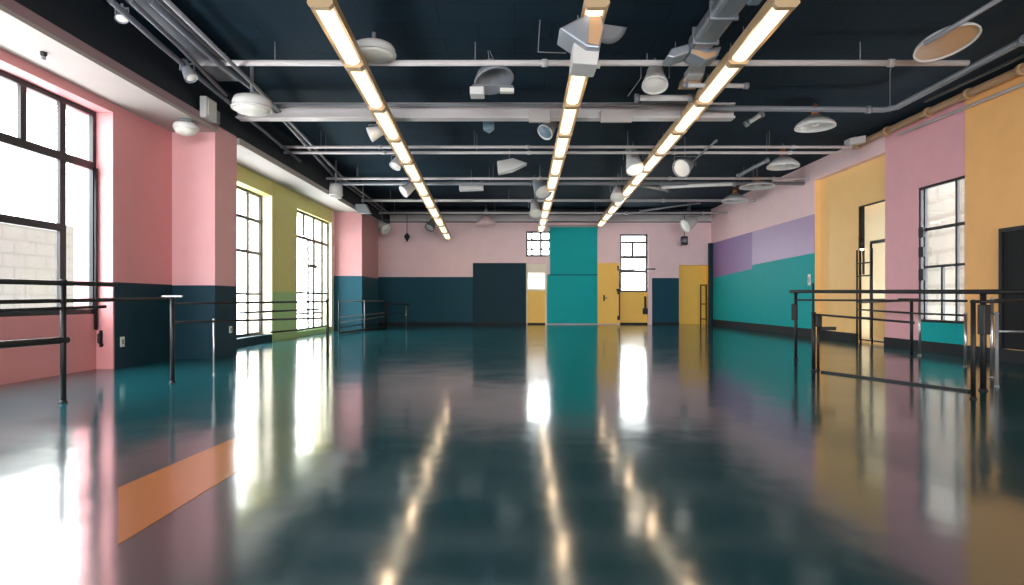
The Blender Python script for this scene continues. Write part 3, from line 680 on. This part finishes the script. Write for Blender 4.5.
for s in (-.05, .03): MB().tube([(s, 0, .2), (s*.3-.06, 0, CEIL-p.z)], .006, 6).build('wire', 'gpipe', t, world=False)
# large tilted disc lamp, top right
p = at(946, 42, 7.6); t = thing('ceiling_disc_lamp', p, 'large tilted disc lamp at the upper right, face coloured as if warmly lit', 'ceiling lamp')
mt = aim(.12, -.25, -1).to_matrix().to_4x4()
MB().lathe([(.06, .10), (.2, .08), (.34, .02), (.365, -.02), (.365, -.032), (.345, -.034), (.335, -.01)], 40, mt).build('dish', 'enamel', t, world=False)
MB().lathe([(.338, -.014), (.001, -.022)], 36, mt, caps=False).build('face', 'tan', t, world=False)  # tan colour stands in for warm light on the face
q = at(1003, -3, 6.9)-p
MB().tube([at(924, 44, 7.4)-p, at(960, 23, 7.15)-p, q], .03, 10).build('arm', 'gpipe', t, world=False)
# big duct hood over the middle row
p = at(585, 40, 7.6)
t = thing('duct_hood', p, 'large white duct hood around the near end of the middle lamp row', 'duct')
def fr(c0, h0, c1, h1):
    (x0, z0), (x1, z1) = c0, c1
    return None
Hs = [at(559, 28, 6.8), at(590, 12, 6.8), at(602, 14, 6.8), at(605, 26, 6.8), at(600, 48, 6.8), at(587, 47, 6.8)]
MB().prism(Hs, (0, .45, 0)).build('hood', 'duct', t, bevel=.02)
MB().prism([at(574, 38, 6.9), at(600, 47, 6.9), at(598, 65, 6.9), at(572, 63, 6.9)], (0, .4, 0)).build('neck', 'enamel', t, bevel=.02)
MB().tube([at(570, 64, 7.05), at(600, 66, 7.05)], .03, 10).build('collar', 'pipe', t)
MB().prism([at(590, 15, 6.78), at(601, 17, 6.78), at(603, 28, 6.78), at(599, 45, 6.78), at(588, 43, 6.78)], (0, .015, 0)).build('inner_face', 'tan', t)
pp = at(607, 22, 8.1); MB().lathe([(.02, .1), (.18, .1), (.26, .02), (.28, -.05), (.2, -.05)], 30, Matrix.Translation(pp) @ aim(.3, -1, -.3).to_matrix().to_4x4()).build('rear_disc', 'ename2', t)
MB().tube([at(540, 20, 7.6), at(538, 52, 7.6), at(566, 53, 7.6)], .008, 6).build('wire', 'gpipe', t)
for px in (578, 596): q = at(px, 20, 7.8); MB().tube([q, Vector((q.x, q.y, CEIL))], .012, 6).build('hanger', 'gpipe', t)
# air duct beside the right row
t = thing('air_duct', Vector((2.4, 7.4, 4.4)), 'grey boxy air duct left of the near right lamp row', 'duct')
MB().box(2.38, 2.7, 5.6, 8.3, 4.42, 4.62).build('trunk', 'duct', t, bevel=.06)
MB().prism([at(690, 43, 8.2), at(672, 48, 8.2), at(667, 56, 8.2), at(674, 58, 8.2), at(690, 52, 8.2)], (0, .3, 0)).build('branch', 'duct', t, bevel=.02)
MB().prism([at(690, 43, 8.2), at(706, 48, 8.2), at(722, 46, 8.2), at(718, 56, 8.2), at(706, 60, 8.2), at(691, 53, 8.2)], (0, .3, 0)).build('branch', 'duct', t, bevel=.02)
MB().prism([at(693, 49, 8.19), at(706, 53, 8.19), at(717, 51, 8.19), at(715, 56, 8.19), at(706, 59, 8.19), at(693, 53, 8.19)], (0, .008, 0)).build('outlet', 'tan', t)
MB().box(2.66, 2.8, 6.6, 6.9, 4.38, 4.6).build('damper_box', 'blue', t, bevel=.02)
for y in (6.5, 7.3, 8.0): MB().box(2.365, 2.715, y-.02, y+.02, 4.405, 4.635).build('seam', 'duct', t)
wedge([(690, 65), (706, 65), (704, 75), (688, 75)], 9.0, .3, 'small white vent box under the nearest pipe by the right row', 'ceiling_vent', 'enamel', 'vent')
wedge([(684, 76), (704, 76), (700, 84), (682, 84)], 9.25, .25, 'beige vent box below the small white one by the right row', 'ceiling_vent', 'tan', 'vent')
# loose wires
for pts, lab in (([(647, 66, 9), (647, 30, 9), (662, 5, 8.4)], 'loose thin wire drooping above the cup spotlight near the nearest pipe'),
                 ([(628, 96, 9.8), (641, 78, 9.3)], 'short thin rod slanting below the cup spotlight'),
                 ([(890, 112, 10.6), (890, 70, 9.6), (893, 60, 9.2)], 'thin wire dropping to the bend of the grey pipe')):
    b = MB().tube([at(*q) for q in pts], .008, 6)
    tag(b.build('hanging_wire', 'gpipe'), lab, 'wire')
# hung things against the far wall
p = at(407, 237, 23.4); t = thing('hanging_speaker', p, 'tiny black fitting hung on a cord before the far pink wall, left side', 'hanging speaker')
MB().lathe([(.02, .16), (.05, .12), (.12, .02), (.06, -.1), (.02, -.18)], 16).build('body', 'black', t, world=False); MB().tube([(0, 0, .15), (0, 0, CEIL-p.z)], .012, 6).build('cord', 'black', t, world=False)
p = at(684.5, 240, 23.6); t = thing('hanging_speaker', p, 'black box speaker hung on a cord before the far pink wall, right side', 'hanging speaker')
MB().box(-.13, .11, -.12, .12, -.2, .14).build('body', 'black', t, world=False, bevel=.03); MB().lathe([(.1, 0), (.08, .02), (.02, .03)], 16, Matrix.Translation((-.01, -.12, -.03)) @ Matrix.Rotation(math.radians(90), 4, 'X')).build('cone', 'ename2', t, world=False)
MB().tube([(0, 0, .12), (0, 0, CEIL-p.z)], .012, 6).build('cord', 'black', t, world=False)
yy = yR(862, 8.1); p = Vector((8.1, yy, H+(VY-244)*yy/F)); t = thing('hanging_pendant', p, 'slim black cylinder hung on a cord before the cream window in the yellow wall', 'pendant lamp')
MB().lathe([(.03, .12), (.055, .1), (.055, -.1), (.045, -.11)], 16).build('cylinder', 'black', t, world=False); MB().lathe([(.044, -.1), (.04, -.14), (.001, -.16)], 14).build('bulb', 'bulb', t, world=False)
MB().tube([(0, 0, .1), (0, 0, 3.19-p.z), (.1, 0, 3.2-p.z)], .014, 6).build('cord', 'black', t, world=False)

# ------------------------------------------------------------------ light, camera
w = bpy.data.worlds.new('daylight'); sc.world = w; w.use_nodes = True
bg = w.node_tree.nodes['Background']; bg.inputs[0].default_value = (.93, .97, 1.0, 1); bg.inputs[1].default_value = 6.0
# portals help the renderer find the daylight that comes in through the windows
def portal(x, y0, y1, z0, z1, s):
    l = bpy.data.lights.new('window_portal', 'AREA'); l.shape = 'RECTANGLE'; l.size = z1-z0; l.size_y = y1-y0
    l.cycles.is_portal = True
    o = bpy.data.objects.new('window_portal', l); COL.objects.link(o)
    o.location = (x, (y0+y1)/2, (z0+z1)/2); o.rotation_euler = (0, math.radians(-90*s), 0)
portal(-6.2, 3.5, 8.7, .8, 3.72, 1); portal(-6.2, 11.6, 14.4, .18, 3.5, 1); portal(-6.2, 16.05, 19.1, .15, 3.45, 1)
portal(8.26, 12.97, 14.26, .05, 3.22, -1); portal(8.18, 10.64, 11.9, .57, 3.22, -1)

def portal_y(Y, x0, x1, z0, z1, s):
    l = bpy.data.lights.new('window_portal', 'AREA'); l.shape = 'RECTANGLE'; l.size = x1-x0; l.size_y = z1-z0
    l.cycles.is_portal = True
    o = bpy.data.objects.new('window_portal', l); COL.objects.link(o)
    o.location = ((x0+x1)/2, Y, (z0+z1)/2); o.rotation_euler = (math.radians(90*s), 0, 0)
for q in RW: portal_y(-10.1, q[0], q[1], .25, 4.55, 1)  # portals for the added rear openings
portal_y(D+.25, xa, xb, bz(256.5), bz(231), -1); portal_y(D+.25, xd, xe, bz(292), bz(234), -1)

cd = bpy.data.cameras.new('camera'); cam = bpy.data.objects.new('camera', cd); COL.objects.link(cam)
cam.location = (0, 0, H); cam.rotation_euler = (math.radians(90), 0, 0)
cd.sensor_width = 36; cd.lens = F*36/1024; cd.shift_x = -(VX-512)/1024; cd.shift_y = (VY-292.5)/1024
cd.clip_start = .05; cd.clip_end = 200
sc.camera = cam
sc.view_settings.view_transform = 'Standard'; sc.view_settings.look = 'None'
sc.view_settings.exposure = 1.55; sc.view_settings.gamma = 1; sc.view_settings.use_curve_mapping = False
sc.cycles.use_denoising = True; sc.cycles.max_bounces = 8; sc.cycles.diffuse_bounces = 5; sc.cycles.transparent_max_bounces = 12
sc.cycles.sample_clamp_indirect = 8
